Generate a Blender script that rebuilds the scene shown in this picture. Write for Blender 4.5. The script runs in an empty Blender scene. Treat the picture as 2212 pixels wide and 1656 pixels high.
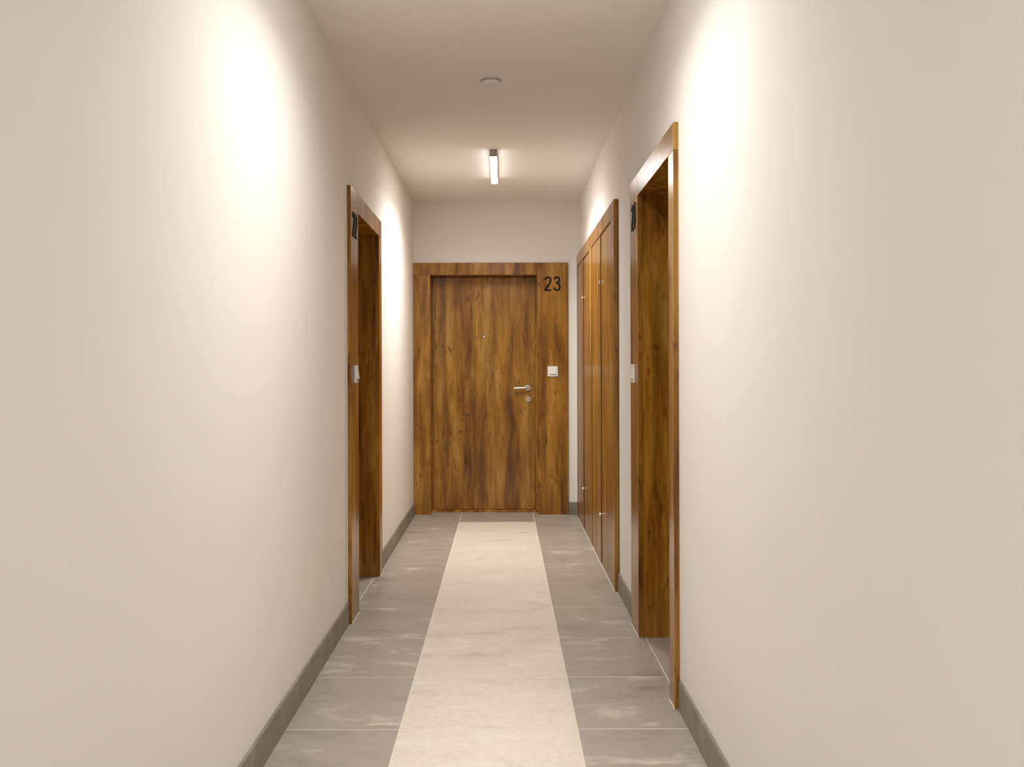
import bpy, bmesh, math
from mathutils import Vector

# ------------------------------------------------------------------ camera, world, exposure
sc = bpy.context.scene
C = sc.collection
IMG_W, IMG_H = 2212.0, 1656.0
F_PX = 2266.0                       # focal length in pixels
VPX, VPY = 1087.2, 795.5            # vanishing point of the corridor
CAM_H = 1.228

cam_data = bpy.data.cameras.new('camera')
cam_data.sensor_fit = 'HORIZONTAL'
cam_data.sensor_width = 36.0
cam_data.lens = 36.0 * F_PX / IMG_W
cam_data.shift_x = (IMG_W / 2 - VPX) / IMG_W
cam_data.shift_y = -(IMG_H / 2 - VPY) / IMG_W
cam_data.clip_start = 0.05
cam = bpy.data.objects.new('camera', cam_data)
cam.location = (0, 0, CAM_H)
cam.rotation_euler = (math.radians(90), math.radians(0.17), 0)
C.objects.link(cam)
sc.camera = cam

world = bpy.data.worlds.new('world')
sc.world = world
world.use_nodes = True
world.node_tree.nodes['Background'].inputs[0].default_value = (0, 0, 0, 1)
world.node_tree.nodes['Background'].inputs[1].default_value = 0.0

sc.view_settings.view_transform = 'Standard'
sc.view_settings.look = 'None'
sc.view_settings.gamma = 1.0
sc.view_settings.use_curve_mapping = False
sc.view_settings.exposure = 0.20

LAMP_WATT = 22.5                    # downward beam of one light bar
LAMP_SPREAD = math.radians(151)
LAMP_GLOW = 68.0                    # glow of the diffuser's underside
LAMP_SIDE = 14.0                    # glow of its thin edges
LAMP_COLOR = (1.0, 0.972, 0.935)

# ------------------------------------------------------------------ room measures (metres)
XL, XR = -0.755, 0.636              # side wall faces
YE, YB = 8.814, -3.0                # far and near end wall faces
HC = 2.622                          # ceiling
WT = 0.30                           # wall thickness
CAS = 0.022                         # door casing thickness
DEPTH = 0.185                       # leaf plane behind the wall face


# ------------------------------------------------------------------ materials
def nodes_of(name):
    m = bpy.data.materials.new(name)
    m.use_nodes = True
    nt = m.node_tree
    b = nt.nodes['Principled BSDF']
    return m, nt, b


def N(nt, kind, **kw):
    n = nt.nodes.new(kind)
    for k, v in kw.items():
        if hasattr(n, k):
            setattr(n, k, v)
        else:
            n.inputs[k].default_value = v
    return n


def ramp(nt, stops, interp='LINEAR'):
    r = nt.nodes.new('ShaderNodeValToRGB')
    cr = r.color_ramp
    cr.interpolation = interp
    while len(cr.elements) < len(stops):
        cr.elements.new(0.5)
    for e, (p, c) in zip(cr.elements, stops):
        e.position = p
        e.color = (*c, 1) if len(c) == 3 else c
    return r


def coords(nt, scale, rnd=(31.7, 17.3, 23.1)):
    """object coordinates, shifted by a random amount for each object"""
    tc = N(nt, 'ShaderNodeTexCoord')
    oi = N(nt, 'ShaderNodeObjectInfo')
    vm = N(nt, 'ShaderNodeVectorMath', operation='SCALE')
    vm.inputs[0].default_value = rnd
    nt.links.new(oi.outputs['Random'], vm.inputs['Scale'])
    ad = N(nt, 'ShaderNodeVectorMath', operation='ADD')
    nt.links.new(tc.outputs['Object'], ad.inputs[0])
    nt.links.new(vm.outputs[0], ad.inputs[1])
    outs = []
    for s in scale:
        mp = N(nt, 'ShaderNodeVectorMath', operation='MULTIPLY')
        nt.links.new(ad.outputs[0], mp.inputs[0])
        mp.inputs[1].default_value = s
        outs.append(mp.outputs[0])
    return outs


def mixc(nt, fac, a, b, blend='MIX'):
    m = nt.nodes.new('ShaderNodeMix')
    m.data_type = 'RGBA'
    m.blend_type = blend
    for sock, v in ((m.inputs[0], fac), (m.inputs[6], a), (m.inputs[7], b)):
        if hasattr(v, 'type') and hasattr(v, 'node'):
            nt.links.new(v, sock)
        else:
            sock.default_value = v if not isinstance(v, tuple) else (*v, 1)
    return m.outputs[2]


def bump(nt, b, height, strength, dist):
    bp = N(nt, 'ShaderNodeBump', Strength=strength, Distance=dist)
    nt.links.new(height, bp.inputs['Height'])
    nt.links.new(bp.outputs[0], b.inputs['Normal'])


def mat_paint(name, col, strength=0.12):
    m, nt, b = nodes_of(name)
    tc = N(nt, 'ShaderNodeTexCoord')
    n = N(nt, 'ShaderNodeTexNoise', Scale=260.0, Detail=3.0)
    nt.links.new(tc.outputs['Object'], n.inputs['Vector'])
    n2 = N(nt, 'ShaderNodeTexNoise', Scale=2.2, Detail=2.0)
    nt.links.new(tc.outputs['Object'], n2.inputs['Vector'])
    r = ramp(nt, [(0.3, tuple(c * 0.985 for c in col)), (0.7, col)])
    nt.links.new(n2.outputs['Fac'], r.inputs[0])
    nt.links.new(r.outputs[0], b.inputs['Base Color'])
    b.inputs['Roughness'].default_value = 0.85
    b.inputs['Specular IOR Level'].default_value = 0.25
    bump(nt, b, n.outputs['Fac'], strength, 0.001)
    return m


def mat_wood(name):
    m, nt, b = nodes_of(name)
    vA, vB, vC, vD, vE = coords(nt, [(1, 1, 0.15), (1, 1, 0.03), (1, 1, 0.36), (1, 1, 0.055), (1, 1, 0.16)])

    def noise(vec, sc_, det, ro, di):
        n = N(nt, 'ShaderNodeTexNoise', Scale=sc_, Detail=det, Roughness=ro, Distortion=di)
        nt.links.new(vec, n.inputs['Vector'])
        return n.outputs['Fac']

    # cloudy figure of the veneer
    base = ramp(nt, [(0.30, (0.118, 0.040, 0.0026)), (0.41, (0.245, 0.101, 0.0085)),
                     (0.53, (0.350, 0.163, 0.0180)), (0.70, (0.480, 0.270, 0.0600))])
    nt.links.new(noise(vA, 11.0, 6.0, 0.62, 0.35), base.inputs[0])
    # long vertical bands
    rD = ramp(nt, [(0.34, (0.62, 0.54, 0.42)), (0.48, (0.98, 0.97, 0.95)), (0.66, (1.22, 1.27, 1.40))])
    nt.links.new(noise(vD, 17.0, 3.0, 0.55, 0.1), rD.inputs[0])
    c = mixc(nt, 0.9, base.outputs[0], rD.outputs[0], 'MULTIPLY')
    # fine grain
    fine = noise(vB, 150.0, 3.0, 0.6, 0.0)
    rB = ramp(nt, [(0.33, (0.82, 0.77, 0.70)), (0.55, (1, 1, 1))])
    nt.links.new(fine, rB.inputs[0])
    c = mixc(nt, 0.7, c, rB.outputs[0], 'MULTIPLY')
    # short dark flecks
    rE = ramp(nt, [(0.30, (0.45, 0.33, 0.20)), (0.40, (1, 1, 1))])
    nt.links.new(noise(vE, 48.0, 3.0, 0.6, 0.5), rE.inputs[0])
    c = mixc(nt, 0.75, c, rE.outputs[0], 'MULTIPLY')
    # knots and checks
    rC = ramp(nt, [(0.29, (0.22, 0.12, 0.06)), (0.345, (0.66, 0.57, 0.45)), (0.405, (1, 1, 1))])
    nt.links.new(noise(vC, 15.0, 5.0, 0.62, 1.4), rC.inputs[0])
    c = mixc(nt, 0.9, c, rC.outputs[0], 'MULTIPLY')
    nt.links.new(c, b.inputs['Base Color'])
    b.inputs['Roughness'].default_value = 0.245
    b.inputs['Specular IOR Level'].default_value = 0.5
    bump(nt, b, fine, 0.05, 0.0004)
    return m


def mat_tile(name, dark, mid, light, rough):
    m, nt, b = nodes_of(name)
    vA, vB = coords(nt, [(0.75, 1.25, 1), (1, 1, 1)])
    nA = N(nt, 'ShaderNodeTexNoise', Scale=4.6, Detail=7.0, Roughness=0.62, Distortion=0.35)
    nt.links.new(vA, nA.inputs['Vector'])
    r = ramp(nt, [(0.28, dark), (0.46, mid), (0.56, mid), (0.70, light)])
    nt.links.new(nA.outputs['Fac'], r.inputs[0])
    nB = N(nt, 'ShaderNodeTexNoise', Scale=45.0, Detail=3.0)
    nt.links.new(vB, nB.inputs['Vector'])
    rB = ramp(nt, [(0.35, (0.94, 0.94, 0.93)), (0.65, (1.04, 1.04, 1.04))])
    nt.links.new(nB.outputs['Fac'], rB.inputs[0])
    c = mixc(nt, 0.8, r.outputs[0], rB.outputs[0], 'MULTIPLY')
    nt.links.new(c, b.inputs['Base Color'])
    b.inputs['Roughness'].default_value = rough
    bump(nt, b, nB.outputs['Fac'], 0.05, 0.0006)
    return m


def mat_plain(name, col, rough=0.5, metal=0.0, noise=0.04):
    m, nt, b = nodes_of(name)
    tc = N(nt, 'ShaderNodeTexCoord')
    n = N(nt, 'ShaderNodeTexNoise', Scale=60.0, Detail=2.0)
    nt.links.new(tc.outputs['Object'], n.inputs['Vector'])
    r = ramp(nt, [(0.3, tuple(c * (1 - noise) for c in col)), (0.7, col)])
    nt.links.new(n.outputs['Fac'], r.inputs[0])
    nt.links.new(r.outputs[0], b.inputs['Base Color'])
    b.inputs['Roughness'].default_value = rough
    b.inputs['Metallic'].default_value = metal
    return m


def mat_emit(name, strength):
    m = bpy.data.materials.new(name)
    m.use_nodes = True
    nt = m.node_tree
    nt.nodes.clear()
    o = nt.nodes.new('ShaderNodeOutputMaterial')
    e = nt.nodes.new('ShaderNodeEmission')
    e.inputs[0].default_value = (*LAMP_COLOR, 1)
    e.inputs[1].default_value = strength
    nt.links.new(e.outputs[0], o.inputs[0])
    return m


M = {}
M['wall'] = mat_paint('wall_paint', (0.885, 0.855, 0.81))
M['ceiling'] = mat_paint('ceiling_paint', (0.87, 0.835, 0.78), 0.2)
M['wood'] = mat_wood('knotty_oak_laminate')
M['tile_dark'] = mat_tile('grey_concrete_tile', (0.29, 0.262, 0.218), (0.405, 0.370, 0.315), (0.66, 0.62, 0.55), 0.42)
M['tile_light'] = mat_tile('beige_concrete_tile', (0.65, 0.585, 0.495), (0.82, 0.76, 0.67), (0.90, 0.855, 0.785), 0.40)
M['base_tile'] = mat_tile('grey_skirting_tile', (0.19, 0.172, 0.132), (0.255, 0.231, 0.18), (0.36, 0.33, 0.27), 0.5)
M['grout'] = mat_plain('pale_grout', (0.86, 0.79, 0.68), 0.9)
M['sealant'] = mat_plain('pale_sealant', (0.76, 0.71, 0.62), 0.6)
M['black'] = mat_plain('black_plastic', (0.004, 0.0035, 0.0035), 0.6)
M['black'].node_tree.nodes['Principled BSDF'].inputs['Specular IOR Level'].default_value = 0.15
M['steel'] = mat_plain('brushed_steel', (0.72, 0.66, 0.57), 0.28, 1.0)
M['dark_steel'] = mat_plain('dark_keyhole', (0.03, 0.025, 0.02), 0.5)
M['seam_shade_dark'] = mat_plain('dark_brown_seam_shade', (0.035, 0.012, 0.004), 0.7)  # dark brown that stands in for shade in the cupboard seams
M['glass'] = mat_plain('peephole_lens', (0.02, 0.015, 0.012), 0.06)
M['white'] = mat_plain('white_plastic', (0.86, 0.83, 0.79), 0.35)
M['detector_grey'] = mat_plain('rim_shade_plastic', (0.64, 0.60, 0.54), 0.6)
M['alu'] = mat_plain('grey_aluminium', (0.42, 0.37, 0.32), 0.5, 0.3)


# ------------------------------------------------------------------ mesh helpers
def box(bm, x0, x1, y0, y1, z0, z1, bev=0.0):
    x0, x1 = min(x0, x1), max(x0, x1)
    y0, y1 = min(y0, y1), max(y0, y1)
    z0, z1 = min(z0, z1), max(z0, z1)
    vs = [bm.verts.new((x, y, z)) for x in (x0, x1) for y in (y0, y1) for z in (z0, z1)]
    idx = [(0, 1, 3, 2), (4, 6, 7, 5), (0, 4, 5, 1), (2, 3, 7, 6), (0, 2, 6, 4), (1, 5, 7, 3)]
    fs = [bm.faces.new([vs[i] for i in f]) for f in idx]
    if bev > 0:
        es = list({e for f in fs for e in f.edges})
        bmesh.ops.bevel(bm, geom=es, offset=bev, segments=1, affect='EDGES', profile=0.5)
    return vs


def lathe(bm, prof, seg=24, origin=(0, 0, 0), axis='Z'):
    """revolve (radius, height) pairs around an axis through origin"""
    rings = []
    for r, h in prof:
        ring = []
        for i in range(seg):
            a = 2 * math.pi * i / seg
            p = (r * math.cos(a), r * math.sin(a), h)
            if axis == 'Y':
                p = (p[0], p[2], p[1])
            ring.append(bm.verts.new(Vector(p) + Vector(origin)))
        rings.append(ring)
    for a, b in zip(rings, rings[1:]):
        for i in range(seg):
            j = (i + 1) % seg
            bm.faces.new((a[i], a[j], b[j], b[i]))
    bm.faces.new(rings[0])
    bm.faces.new(rings[-1])


def tube(bm, pts, r, seg=14):
    pts = [Vector(p) for p in pts]
    rings = []
    for i, p in enumerate(pts):
        t = (pts[min(i + 1, len(pts) - 1)] - pts[max(i - 1, 0)]).normalized()
        ref = Vector((0, 0, 1)) if abs(t.z) < 0.9 else Vector((1, 0, 0))
        u = t.cross(ref).normalized()
        v = t.cross(u)
        rings.append([bm.verts.new(p + r * (math.cos(2 * math.pi * k / seg) * u + math.sin(2 * math.pi * k / seg) * v))
                      for k in range(seg)])
    for a, b in zip(rings, rings[1:]):
        for i in range(seg):
            j = (i + 1) % seg
            bm.faces.new((a[i], a[j], b[j], b[i]))
    bm.faces.new(rings[0])
    bm.faces.new(rings[-1])


def mesh_of(name, bm, mat, smooth=False):
    bmesh.ops.recalc_face_normals(bm, faces=bm.faces)
    me = bpy.data.meshes.new(name)
    bm.to_mesh(me)
    bm.free()
    me.materials.append(mat)
    if smooth:
        for p in me.polygons:
            p.use_smooth = True
        me.set_sharp_from_angle(angle=math.radians(35))
    return me


def obj(name, bm, mat, parent=None, smooth=False):
    o = bpy.data.objects.new(name, mesh_of(name, bm, mat, smooth))
    C.objects.link(o)
    o.parent = parent
    return o


def box_obj(name, dims, mat, parent=None, bev=0.0):
    bm = bmesh.new()
    box(bm, *dims, bev)
    return obj(name, bm, mat, parent)


def tag(o, label=None, cat=None, group=None, kind=None):
    if label:
        o['label'] = label
    if cat:
        o['category'] = cat
    if group:
        o['group'] = group
    if kind:
        o['kind'] = kind
    return o


def empty(name, loc=(0, 0, 0), rz=0.0):
    o = bpy.data.objects.new(name, None)
    o.empty_display_size = 0.1
    C.objects.link(o)
    o.location = loc
    o.rotation_euler = (0, 0, rz)
    return o


# ------------------------------------------------------------------ door positions
# along the wall: panel (wide casing with the number), clear opening, narrow casing
DOOR_TOP, HEAD = 2.114, 2.014
D22 = dict(y0=5.058, panel=0.254, opening=0.892, side=0.126)      # panel on the near side
D24 = dict(y1=5.058, panel=0.276, opening=0.889, side=0.116)      # panel on the far side
D23 = dict(x0=-0.7535, side=0.1415, opening=0.8985, panel=0.256)  # panel on the right
o22 = (D22['y0'] + D22['panel'], D22['y0'] + D22['panel'] + D22['opening'])
o24 = (D24['y1'] - D24['panel'] - D24['opening'], D24['y1'] - D24['panel'])
o23 = (D23['x0'] + D23['side'], D23['x0'] + D23['side'] + D23['opening'])
LIN = 0.018                                                       # lining thickness


# ------------------------------------------------------------------ room shell
def wall_with_opening(name, axis, face, back, a0, a1, op, label):
    """one wall as boxes around one door opening; axis is the direction it runs along"""
    bm = bmesh.new()
    segs = [(a0, a1, 0, HC)]
    if op:
        p, q = op[0] - LIN, op[1] + LIN
        segs = [(a0, p, 0, HC), (q, a1, 0, HC), (p, q, HEAD + LIN, HC)]
    for s, e, z0, z1 in segs:
        if axis == 'Y':
            box(bm, face, back, s, e, z0, z1)
        else:
            box(bm, s, e, face, back, z0, z1)
    o = obj(name, bm, M['wall'])
    return tag(o, label, 'wall', kind='structure')


wall_with_opening('wall_left', 'Y', XL, XL - WT, YB, YE + WT, o22, 'smooth off-white wall on the left, with door 22')
wall_with_opening('wall_right', 'Y', XR, XR + WT, YB, YE + WT, o24, 'smooth off-white wall on the right, with door 24')
wall_with_opening('wall_far', 'X', YE, YE + WT, XL, XR, o23, 'off-white end wall above and beside door 23')
wall_with_opening('wall_near', 'X', YB, YB - WT, XL - WT, XR + WT, None, 'off-white wall closing the corridor behind the viewer')
ceiling = box_obj('ceiling', (XL - WT, XR + WT, YB - WT, YE + WT, HC, HC + 0.2), M['ceiling'])
tag(ceiling, 'plain off-white plaster ceiling of the corridor', 'ceiling', kind='structure')

floor = box_obj('floor', (XL - WT, XR + WT, YB - WT, YE + WT, -0.12, -0.0004), M['grout'])
tag(floor, 'corridor floor of grey tiles with a pale central strip', 'floor', kind='structure')

tile_cache = {}


def tile(x0, x1, y0, y1, mat):
    w, d = round(x1 - x0, 4), round(y1 - y0, 4)
    key = (w, d, mat.name)
    if key not in tile_cache:
        bm = bmesh.new()
        hx, hy, c = w / 2, d / 2, 0.0004
        lv = [(-hx, -hy), (hx, -hy), (hx, hy), (-hx, hy)]
        r0 = [bm.verts.new((x, y, -0.009)) for x, y in lv]
        r1 = [bm.verts.new((x, y, -c)) for x, y in lv]
        r2 = [bm.verts.new((x - math.copysign(c, x), y - math.copysign(c, y), 0)) for x, y in lv]
        for a, b in ((r0, r1), (r1, r2)):
            for i in range(4):
                j = (i + 1) % 4
                bm.faces.new((a[i], a[j], b[j], b[i]))
        bm.faces.new(r2)
        bm.faces.new(r0[::-1])
        tile_cache[key] = mesh_of('floor_tile', bm, mat)
    o = bpy.data.objects.new('floor_tile', tile_cache[key])
    C.objects.link(o)
    o.location = ((x0 + x1) / 2, (y0 + y1) / 2, 0)
    o.parent = floor
    return o


SX0, SX1 = -0.3545, 0.2465          # pale strip
G = 0.0048                          # joint width
ROW0, PITCH = 3.574, 0.603
LEAF_Y = YE + DEPTH
rows = [ROW0 + PITCH * k for k in range(-11, 9)]
edges = [YB] + [r for r in rows if r > YB + 0.05]
for ya, yb in zip(edges, edges[1:]):
    g0 = ya + G / 2
    g1 = yb - G / 2
    tile(XL + 0.002, SX0 - G, g0, g1, M['tile_dark'])
    tile(SX0, SX1, g0, g1, M['tile_light'])
    tile(SX1 + G, XR - 0.002, g0, g1, M['tile_dark'])
last = edges[-1] + G / 2
tile(XL + 0.002, SX0 - G, last, YE - 0.002, M['tile_dark'])
tile(SX0, SX1, last, YE + 0.15, M['tile_dark'])
tile(SX1 + G, XR - 0.002, last, YE - 0.002, M['tile_dark'])
tile(o23[0], SX0 - G, YE + 0.0005, YE + 0.15, M['tile_dark'])
tile(SX1 + G, o23[1], YE + 0.0005, YE + 0.15, M['tile_dark'])
# door recess floors
tile(XL - 0.15, XL - 0.014, o22[0], o22[1], M['tile_dark'])
tile(XL - 0.010, XL + 0.002, o22[0], o22[1], M['tile_dark'])
tile(XR + 0.012, XR + 0.15, o24[0], o24[1], M['tile_dark'])
tile(XR - 0.002, XR + 0.008, o24[0], o24[1], M['tile_dark'])


# ------------------------------------------------------------------ skirting tiles
def skirting(name, label, pieces):
    e = empty(name)
    tag(e, label, 'skirting', kind='structure')
    for dims in pieces:
        box_obj('skirting_tile', dims, M['base_tile'], e, 0.0012)
    return e


SK_H, SK_T = 0.105, 0.010


def run(x_wall, sign, cuts):
    out = []
    for a, b in zip(cuts, cuts[1:]):
        out.append((x_wall, x_wall + sign * SK_T, a + 0.001, b - 0.001, 0.0015, SK_H))
    return out


near_cuts = [YB + 0.01 + 0.6 * k for k in range(0, 10)]
bl = run(XL, 1, [c for c in near_cuts if c < 2.6] + [2.93, 3.532, 4.73, D22['y0'] - 0.008])
bl += run(XL, 1, [sum(D22[k] for k in ('y0', 'panel', 'opening', 'side')) + 0.004, 6.94, 7.54, 8.14, YE - 0.023])
e_l = skirting('baseboard_left', 'grey tile skirting along the left wall', bl)
d24_y0 = o24[0] - D24['side']
br = run(XR, -1, [c for c in near_cuts if c < 2.6] + [2.97, 3.566, d24_y0 - 0.008])
br += run(XR, -1, [D24['y1'] + 0.004, 5.60, 5.777])
e_r = skirting('baseboard_right', 'grey tile skirting along the right wall', br)
d23_x1 = D23['x0'] + D23['side'] + D23['opening'] + D23['panel']
e_f = skirting('baseboard_far', 'short grey skirting tile on the end wall beside door 23',
               [(d23_x1 + 0.003, XR - 0.001, YE, YE - SK_T, 0.0015, SK_H)])
# pale joints between neighbouring skirting tiles
for e, xw, s, ys in ((e_l, XL, 1, (2.93, 3.532)), (e_r, XR, -1, (2.97, 3.566))):
    for y in ys:
        box_obj('joint', (xw, xw + s * (SK_T - 0.0004), y - 0.0015, y + 0.0015, 0.002, SK_H - 0.0015), M['grout'], e)


# ------------------------------------------------------------------ numerals
def arc(cx, cy, rx, ry, a0, a1, n=14):
    return [(cx + rx * math.cos(math.radians(a0 + (a1 - a0) * i / n)),
             cy + ry * math.sin(math.radians(a0 + (a1 - a0) * i / n))) for i in range(n + 1)]


DIGITS = {
    '2': [arc(0.25, 0.745, 0.195, 0.20, 172, -25, 16) + [(0.385, 0.53), (0.19, 0.27), (0.075, 0.12), (0.055, 0.055), (0.47, 0.055)]],
    '3': [arc(0.245, 0.765, 0.180, 0.182, 165, -78, 16) + [(0.20, 0.535)],
          [(0.20, 0.535)] + arc(0.250, 0.290, 0.200, 0.238, 84, -168, 20)],
    '4': [[(0.375, 1.0), (0.375, 0.0)], [(0.360, 0.97), (0.055, 0.315), (0.50, 0.315)]],
}


def ribbon(bm, pts, hw, y0, y1, s, ox, oz):
    P = [Vector((p[0], p[1])) for p in pts]
    L, R = [], []
    for i, p in enumerate(P):
        d0 = (P[i] - P[i - 1]).normalized() if i > 0 else (P[1] - P[0]).normalized()
        d1 = (P[i + 1] - P[i]).normalized() if i < len(P) - 1 else d0
        n0, n1 = Vector((-d0.y, d0.x)), Vector((-d1.y, d1.x))
        n = (n0 + n1)
        n = n.normalized() if n.length > 1e-6 else n0
        k = min(1.0 / max(n.dot(n0), 0.2), 1.9)
        L.append(p + n * hw * k)
        R.append(p - n * hw * k)
    mk = lambda q, y: bm.verts.new((ox + q.x * s, y, oz + q.y * s))
    Lf, Rf = [mk(q, y0) for q in L], [mk(q, y0) for q in R]
    Lb, Rb = [mk(q, y1) for q in L], [mk(q, y1) for q in R]
    for i in range(len(P) - 1):
        bm.faces.new((Lf[i], Lf[i + 1], Rf[i + 1], Rf[i]))
        bm.faces.new((Lb[i], Rb[i], Rb[i + 1], Lb[i + 1]))
        bm.faces.new((Lf[i], Lb[i], Lb[i + 1], Lf[i + 1]))
        bm.faces.new((Rf[i], Rf[i + 1], Rb[i + 1], Rb[i]))
    bm.faces.new((Lf[0], Rf[0], Rb[0], Lb[0]))
    bm.faces.new((Lf[-1], Lb[-1], Rb[-1], Rf[-1]))


def numerals(text, cx, zb, parent, size=0.122):
    x = cx - 0.069
    for ch in text:
        bm = bmesh.new()
        for k, stroke in enumerate(DIGITS[ch]):
            ribbon(bm, stroke, 0.052, -CAS - 0.005 - 0.0002 * k, -CAS + 0.0005, size, x, zb)
        o = obj('digit', bm, M['black'], parent)
        tag(o, 'black numeral ' + ch)
        x += 0.0745


# ------------------------------------------------------------------ apartment doors
def apartment_door(name, number, loc, rz, panel_side, panel, opening, side, label, lamp_side=None, seal_edge=None):
    """local x to the right when facing the door, y into the wall, z up; x = 0 at the left edge of the casing"""
    root = empty(name, loc, rz)
    tag(root, label, 'door', kind='structure')
    W = M['wood']
    total = panel + opening + side
    if panel_side == 'R':
        ox0, px0, px1, sx0, sx1 = side, side + opening, total, 0.0, side
    else:
        ox0, px0, px1, sx0, sx1 = panel, 0.0, panel, total - side, total
    ox1 = ox0 + opening
    f = -CAS
    bv = 0.0012
    pan = box_obj('side_panel', (px0, px1, f, 0, 0.001, DOOR_TOP), W, root, bv)
    h0, h1 = (0.0, px0 - 0.0012) if panel_side == 'R' else (px1 + 0.0012, total)
    box_obj('head_casing', (h0, h1, f, 0, HEAD, DOOR_TOP), W, root, bv)
    box_obj('side_casing', (sx0, sx1, f, 0, 0.001, HEAD - 0.0004), W, root, 0.0008)
    # linings of the recess
    yl0, yl1 = 0.0005, DEPTH + 0.05
    box_obj('jamb_lining', (ox0 - LIN + 0.001, ox0, yl0 - 0.0005, yl1, 0.001, HEAD), W, root)
    box_obj('jamb_lining', (ox1, ox1 + LIN - 0.001, yl0 - 0.0005, yl1, 0.001, HEAD), W, root)
    box_obj('head_lining', (ox0 - LIN + 0.001, ox1 + LIN - 0.001, yl0 - 0.0005, yl1, HEAD, HEAD + LIN - 0.001), W, root)
    # stop around the leaf
    st = 0.013
    for x0, x1 in ((ox0, ox0 + st * 0.4), (ox1 - st, ox1)):
        box_obj('door_stop', (x0, x1, DEPTH - 0.008, yl1 - 0.002, 0.001, HEAD - 0.0005), W, root)
    # leaf
    lx0, lx1 = ox0 + st * 0.4 + 0.002, ox1 - st - 0.0025
    leaf = box_obj('leaf', (lx0, lx1, DEPTH, DEPTH + 0.045, 0.021, HEAD - 0.004), W, root, 0.0012)
    box_obj('threshold', (ox0, ox1, DEPTH - 0.034, DEPTH + 0.046, 0.0, 0.019), W, root, 0.003)
    # hardware, on the same side as the panel
    sgn = 1 if panel_side == 'R' else -1
    hx = (ox1 - 0.077) if panel_side == 'R' else (ox0 + 0.077)
    hz = 1.063
    bm = bmesh.new()
    y = DEPTH
    lathe(bm, [(0.026, y + 0.0005), (0.026, y - 0.007), (0.0245, y - 0.009)], 28, (hx, 0, hz), 'Y')
    lathe(bm, [(0.010, y - 0.008), (0.010, y - 0.050)], 18, (hx, 0, hz), 'Y')
    lever = [(hx + sgn * 0.006, y - 0.048, hz + 0.0005), (hx - sgn * 0.008, y - 0.0505, hz), (hx - sgn * 0.03, y - 0.051, hz - 0.001),
             (hx - sgn * 0.118, y - 0.051, hz - 0.005)]
    tube(bm, lever, 0.0092)
    tag(obj('lever_handle', bm, M['steel'], leaf, True), 'brushed steel lever handle on a round rose')
    kz = 0.964
    bm = bmesh.new()
    lathe(bm, [(0.027, y + 0.0005), (0.027, y - 0.008), (0.0245, y - 0.0105), (0.0145, y - 0.0105), (0.013, y - 0.016)],
          28, (hx + sgn * 0.003, 0, kz), 'Y')
    tag(obj('lock_rose', bm, M['steel'], leaf, True), 'round steel lock rose with key cylinder')
    bm = bmesh.new()
    box(bm, hx + sgn * 0.003 - 0.0012, hx + sgn * 0.003 + 0.0012, y - 0.0166, y - 0.0158, kz - 0.006, kz + 0.006)
    obj('keyhole', bm, M['dark_steel'], leaf)
    cx = (ox0 + ox1) / 2
    bm = bmesh.new()
    lathe(bm, [(0.0135, y + 0.0005), (0.0135, y - 0.002), (0.0105, y - 0.004), (0.0075, y - 0.0032)], 22, (cx, 0, 1.512), 'Y')
    tag(obj('peephole', bm, M['steel'], leaf, True), 'small brass-coloured peephole')
    bm = bmesh.new()
    lathe(bm, [(0.0072, y - 0.0030), (0.0060, y - 0.0042), (0.003, y - 0.0048)], 18, (cx, 0, 1.512), 'Y')
    obj('peephole_lens', bm, M['glass'], leaf, True)
    numerals(number, (px0 + px1) / 2, 1.876, pan)
    # sealant: along the floor under the casings, and down the near edge
    for a, b in ((px0, px1), (sx0, sx1)):
        box_obj('sealant_bead', (a, b, f - 0.004, f + 0.0005, 0.0, 0.0012), M['sealant'], root)
    if seal_edge is not None:
        box_obj('sealant_bead', (seal_edge[0], seal_edge[1], -0.004, 0.0005, SK_H, DOOR_TOP), M['sealant'], root)
    return root, (px0 + px1) / 2


d23, p23 = apartment_door('door_3', '23', (D23['x0'], YE, 0), 0, 'R', D23['panel'], D23['opening'], D23['side'],
                          'brown oak-look apartment door numbered 23 in the end wall, seen face on')
d22, p22 = apartment_door('door_1', '22', (XL, D22['y0'], 0), math.pi / 2, 'L', D22['panel'], D22['opening'], D22['side'],
                          'recessed brown apartment door numbered 22 in the left wall', seal_edge=(-0.008, -0.0005))
d24, p24 = apartment_door('door_2', '24', (XR, D24['y1'], 0), -math.pi / 2, 'L', D24['panel'], D24['opening'], D24['side'],
                          'recessed brown apartment door numbered 24 in the right wall',
                          seal_edge=(sum(D24[k] for k in ('panel', 'opening', 'side')) + 0.0005,
                                     sum(D24[k] for k in ('panel', 'opening', 'side')) + 0.006))


# ------------------------------------------------------------------ doorbell buttons
def doorbell(loc, rz, label):
    root = empty('doorbell_button', loc, rz)
    tag(root, label, 'doorbell', 'doorbell buttons beside the doors')
    s = 0.0433
    box_obj('frame', (-s, s, -0.011, 0.0, -s, s), M['white'], root, 0.0025)
    # rocker: a wedge that stands proud at the bottom
    bm = bmesh.new()
    w, zt, zb = 0.0262, 0.0270, -0.0235
    v = [bm.verts.new(p) for p in (
        (-w, -0.0105, zt), (w, -0.0105, zt), (w, -0.0125, zt), (-w, -0.0125, zt),
        (-w, -0.0105, zb), (w, -0.0105, zb), (w, -0.0195, zb), (-w, -0.0195, zb))]
    for q in ((0, 1, 2, 3), (4, 7, 6, 5), (3, 2, 6, 7), (0, 4, 5, 1), (0, 3, 7, 4), (1, 5, 6, 2)):
        bm.faces.new([v[i] for i in q])
    tag(obj('rocker', bm, M['white'], root), 'white rocker key standing out at its lower edge')
    box_obj('slot', (-w, w, -0.0113, -0.010, zb - 0.004, zb - 0.0003), M['dark_steel'], root)
    return root


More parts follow.
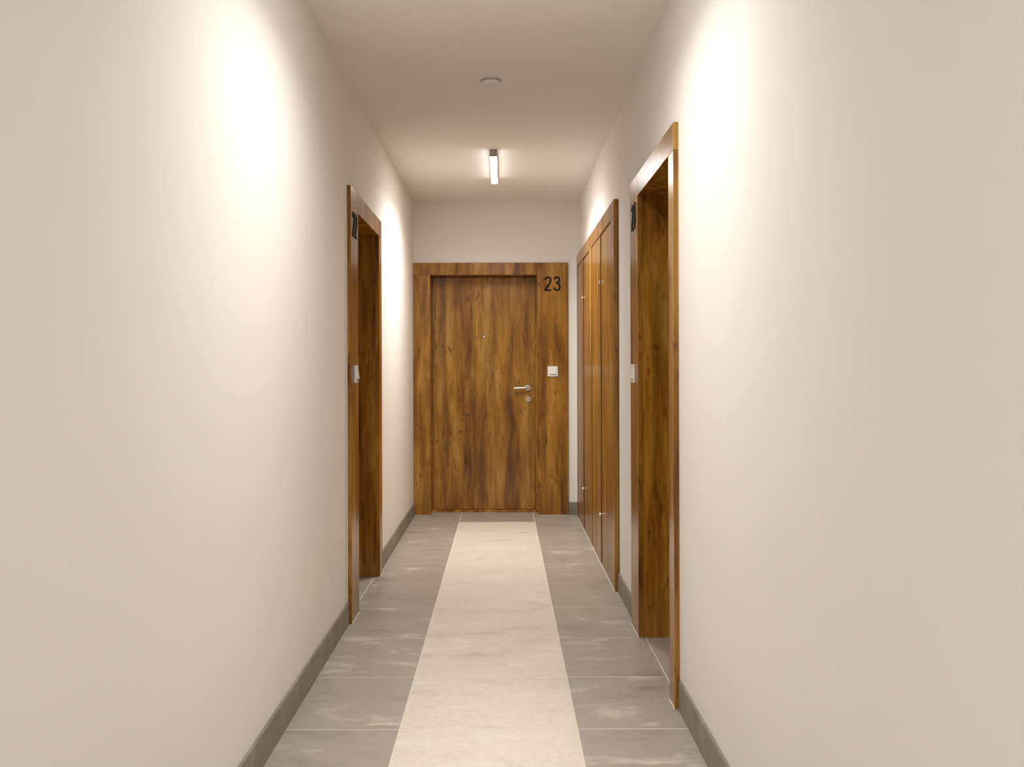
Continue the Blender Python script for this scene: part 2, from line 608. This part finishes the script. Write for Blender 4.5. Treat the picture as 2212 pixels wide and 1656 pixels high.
BZ = 1.202
doorbell((D23['x0'] + p23, YE - CAS, BZ), 0, 'white square doorbell button beside door 23, facing the viewer')
doorbell((XL + CAS, D22['y0'] + p22, BZ), math.pi / 2, 'white doorbell button seen edge-on beside door 22 on the left')
doorbell((XR - CAS, D24['y1'] - p24, BZ), -math.pi / 2, 'white doorbell button seen edge-on beside door 24 on the right')


# ------------------------------------------------------------------ built-in cupboard on the right wall
CT = 0.0255
cab = empty('service_cupboard', (XR, 8.706, 0), -math.pi / 2)      # local x runs towards the viewer
tag(cab, 'flush oak-look service cupboard with four tall doors between doors 24 and 23', 'cupboard')
cl = 8.706 - 5.779
fx = lambda y: 8.706 - y
f1a, f1b = fx(8.598), fx(7.462)       # far pair of leaves
f2a, f2b = fx(7.249), fx(5.944)       # near pair
ZT, ZD = 2.160, 2.066
W = M['wood']
box_obj('shade_backing', (0.004, cl - 0.004, -0.0035, 0, 0.002, ZT - 0.004), M['seam_shade_dark'], cab)  # added dark sheet, so the gaps between leaves look shaded
box_obj('top_rail', (0, cl, -CT, -0.003, ZD, ZT), W, cab, 0.0012)
box_obj('stile', (0, f1a, -CT, -0.003, 0.001, ZD - 0.0003), W, cab, 0.0008)
box_obj('stile', (f1b, f2a, -CT, -0.003, 0.001, ZD - 0.0003), W, cab, 0.0008)
box_obj('stile', (f2b, cl, -CT, -0.003, 0.001, ZD - 0.0003), W, cab, 0.0008)
for a, b in ((f1a, f1b), (f2a, f2b)):
    mid = (a + b) / 2
    box_obj('seam_shade', (a, a + 0.003, -CT + 0.0004, -0.003, 0.004, ZD - 0.001), M['seam_shade_dark'], cab)  # added dark strip, painted shade line beside the stile
    for k, (s_, e_, rec) in enumerate(((a + 0.005, mid - 0.004, 0.0025), (mid + 0.004, b - 0.005, 0.0065))):
        lf = box_obj('door_leaf', (s_, e_, -CT + rec, -0.005, 0.006, ZD - 0.006), W, cab, 0.0015)
        if k == 0:
            box_obj('seam_shade', (e_ + 0.0001, e_ + 0.0034, -CT + rec + 0.0003, -0.005, 0.006, ZD - 0.006), M['seam_shade_dark'], lf)  # added dark strip, painted shade where the two leaves meet
            for z in (1.768, 0.305):
                bm = bmesh.new()
                lathe(bm, [(0.0105, -CT + 0.003), (0.0105, -CT - 0.006), (0.0085, -CT - 0.009)], 16, (e_ - 0.013, 0, z), 'Y')
                tag(obj('cam_lock', bm, M['steel'], lf, True), 'small round metal lock')
box_obj('sealant_bead', (0, cl, -CT - 0.004, -CT + 0.0005, 0.0, 0.0012), M['sealant'], cab)


# ------------------------------------------------------------------ ceiling light bars
def light_bar(yc, label, level):
    root = empty('ceiling_light', (-0.0595, yc, HC))
    tag(root, label, 'ceiling light', 'slim light bars along the corridor ceiling')
    w, L, h = 0.0228, 0.487, 0.045
    box_obj('housing', (-w, w, -L, L, -h + 0.010, 0.0), M["alu"], root, 0.001)
    for s in (-1, 1):
        box_obj('end_cap', (-w - 0.0003, w + 0.0003, s * L, s * (L + 0.004), -h - 0.0005, 0.0), M['alu'], root, 0.0006)
    bm = bmesh.new()
    box(bm, -w + 0.001, w - 0.001, -L + 0.0005, L - 0.0005, -h, -h + 0.0098)
    bm.normal_update()
    d = obj('diffuser', bm, mat_emit('lamp_diffuser_light', LAMP_GLOW * level), root)
    d.data.materials.append(mat_emit('lamp_diffuser_edge_light', LAMP_SIDE * level))
    for p in d.data.polygons:
        p.material_index = 0 if p.normal.z < -0.5 else 1
    tag(d, 'glowing white diffuser')
    ld = bpy.data.lights.new('led_strip', 'AREA')
    ld.shape = 'RECTANGLE'
    ld.size, ld.size_y = 2 * w - 0.004, 2 * L - 0.004
    ld.energy = LAMP_WATT * level
    ld.spread = LAMP_SPREAD
    ld.color = LAMP_COLOR
    lo = bpy.data.objects.new('led_strip', ld)
    C.objects.link(lo)
    lo.parent = root
    lo.location = (0, 0, -h - 0.0012)
    return root


light_bar(7.172, 'lit slim light bar on the ceiling in front of door 23', 1.0)
light_bar(3.22, 'lit slim light bar on the ceiling nearer than the smoke detector', 0.54)
light_bar(-0.45, 'lit slim light bar on the ceiling behind the viewer', 0.75)

# ------------------------------------------------------------------ smoke detector
sd = empty('smoke_detector', (-0.056, 5.066, HC))
tag(sd, 'round white smoke detector on the ceiling before the light bar', 'smoke detector')
bm = bmesh.new()
lathe(bm, [(0.0495, 0.0), (0.0495, -0.006), (0.043, -0.0065), (0.043, -0.0105)], 36)
obj('base', bm, M['detector_grey'], sd, True)  # grey base carries the painted rim shadow
bm = bmesh.new()
lathe(bm, [(0.0475, -0.011), (0.0475, -0.017), (0.043, -0.024), (0.030, -0.0275), (0.014, -0.0285)], 36)
obj('body', bm, M['white'], sd, True)
bm = bmesh.new()
lathe(bm, [(0.0125, -0.027), (0.0115, -0.036), (0.0085, -0.039)], 20)
obj('sensor_nub', bm, M['white'], sd, True)
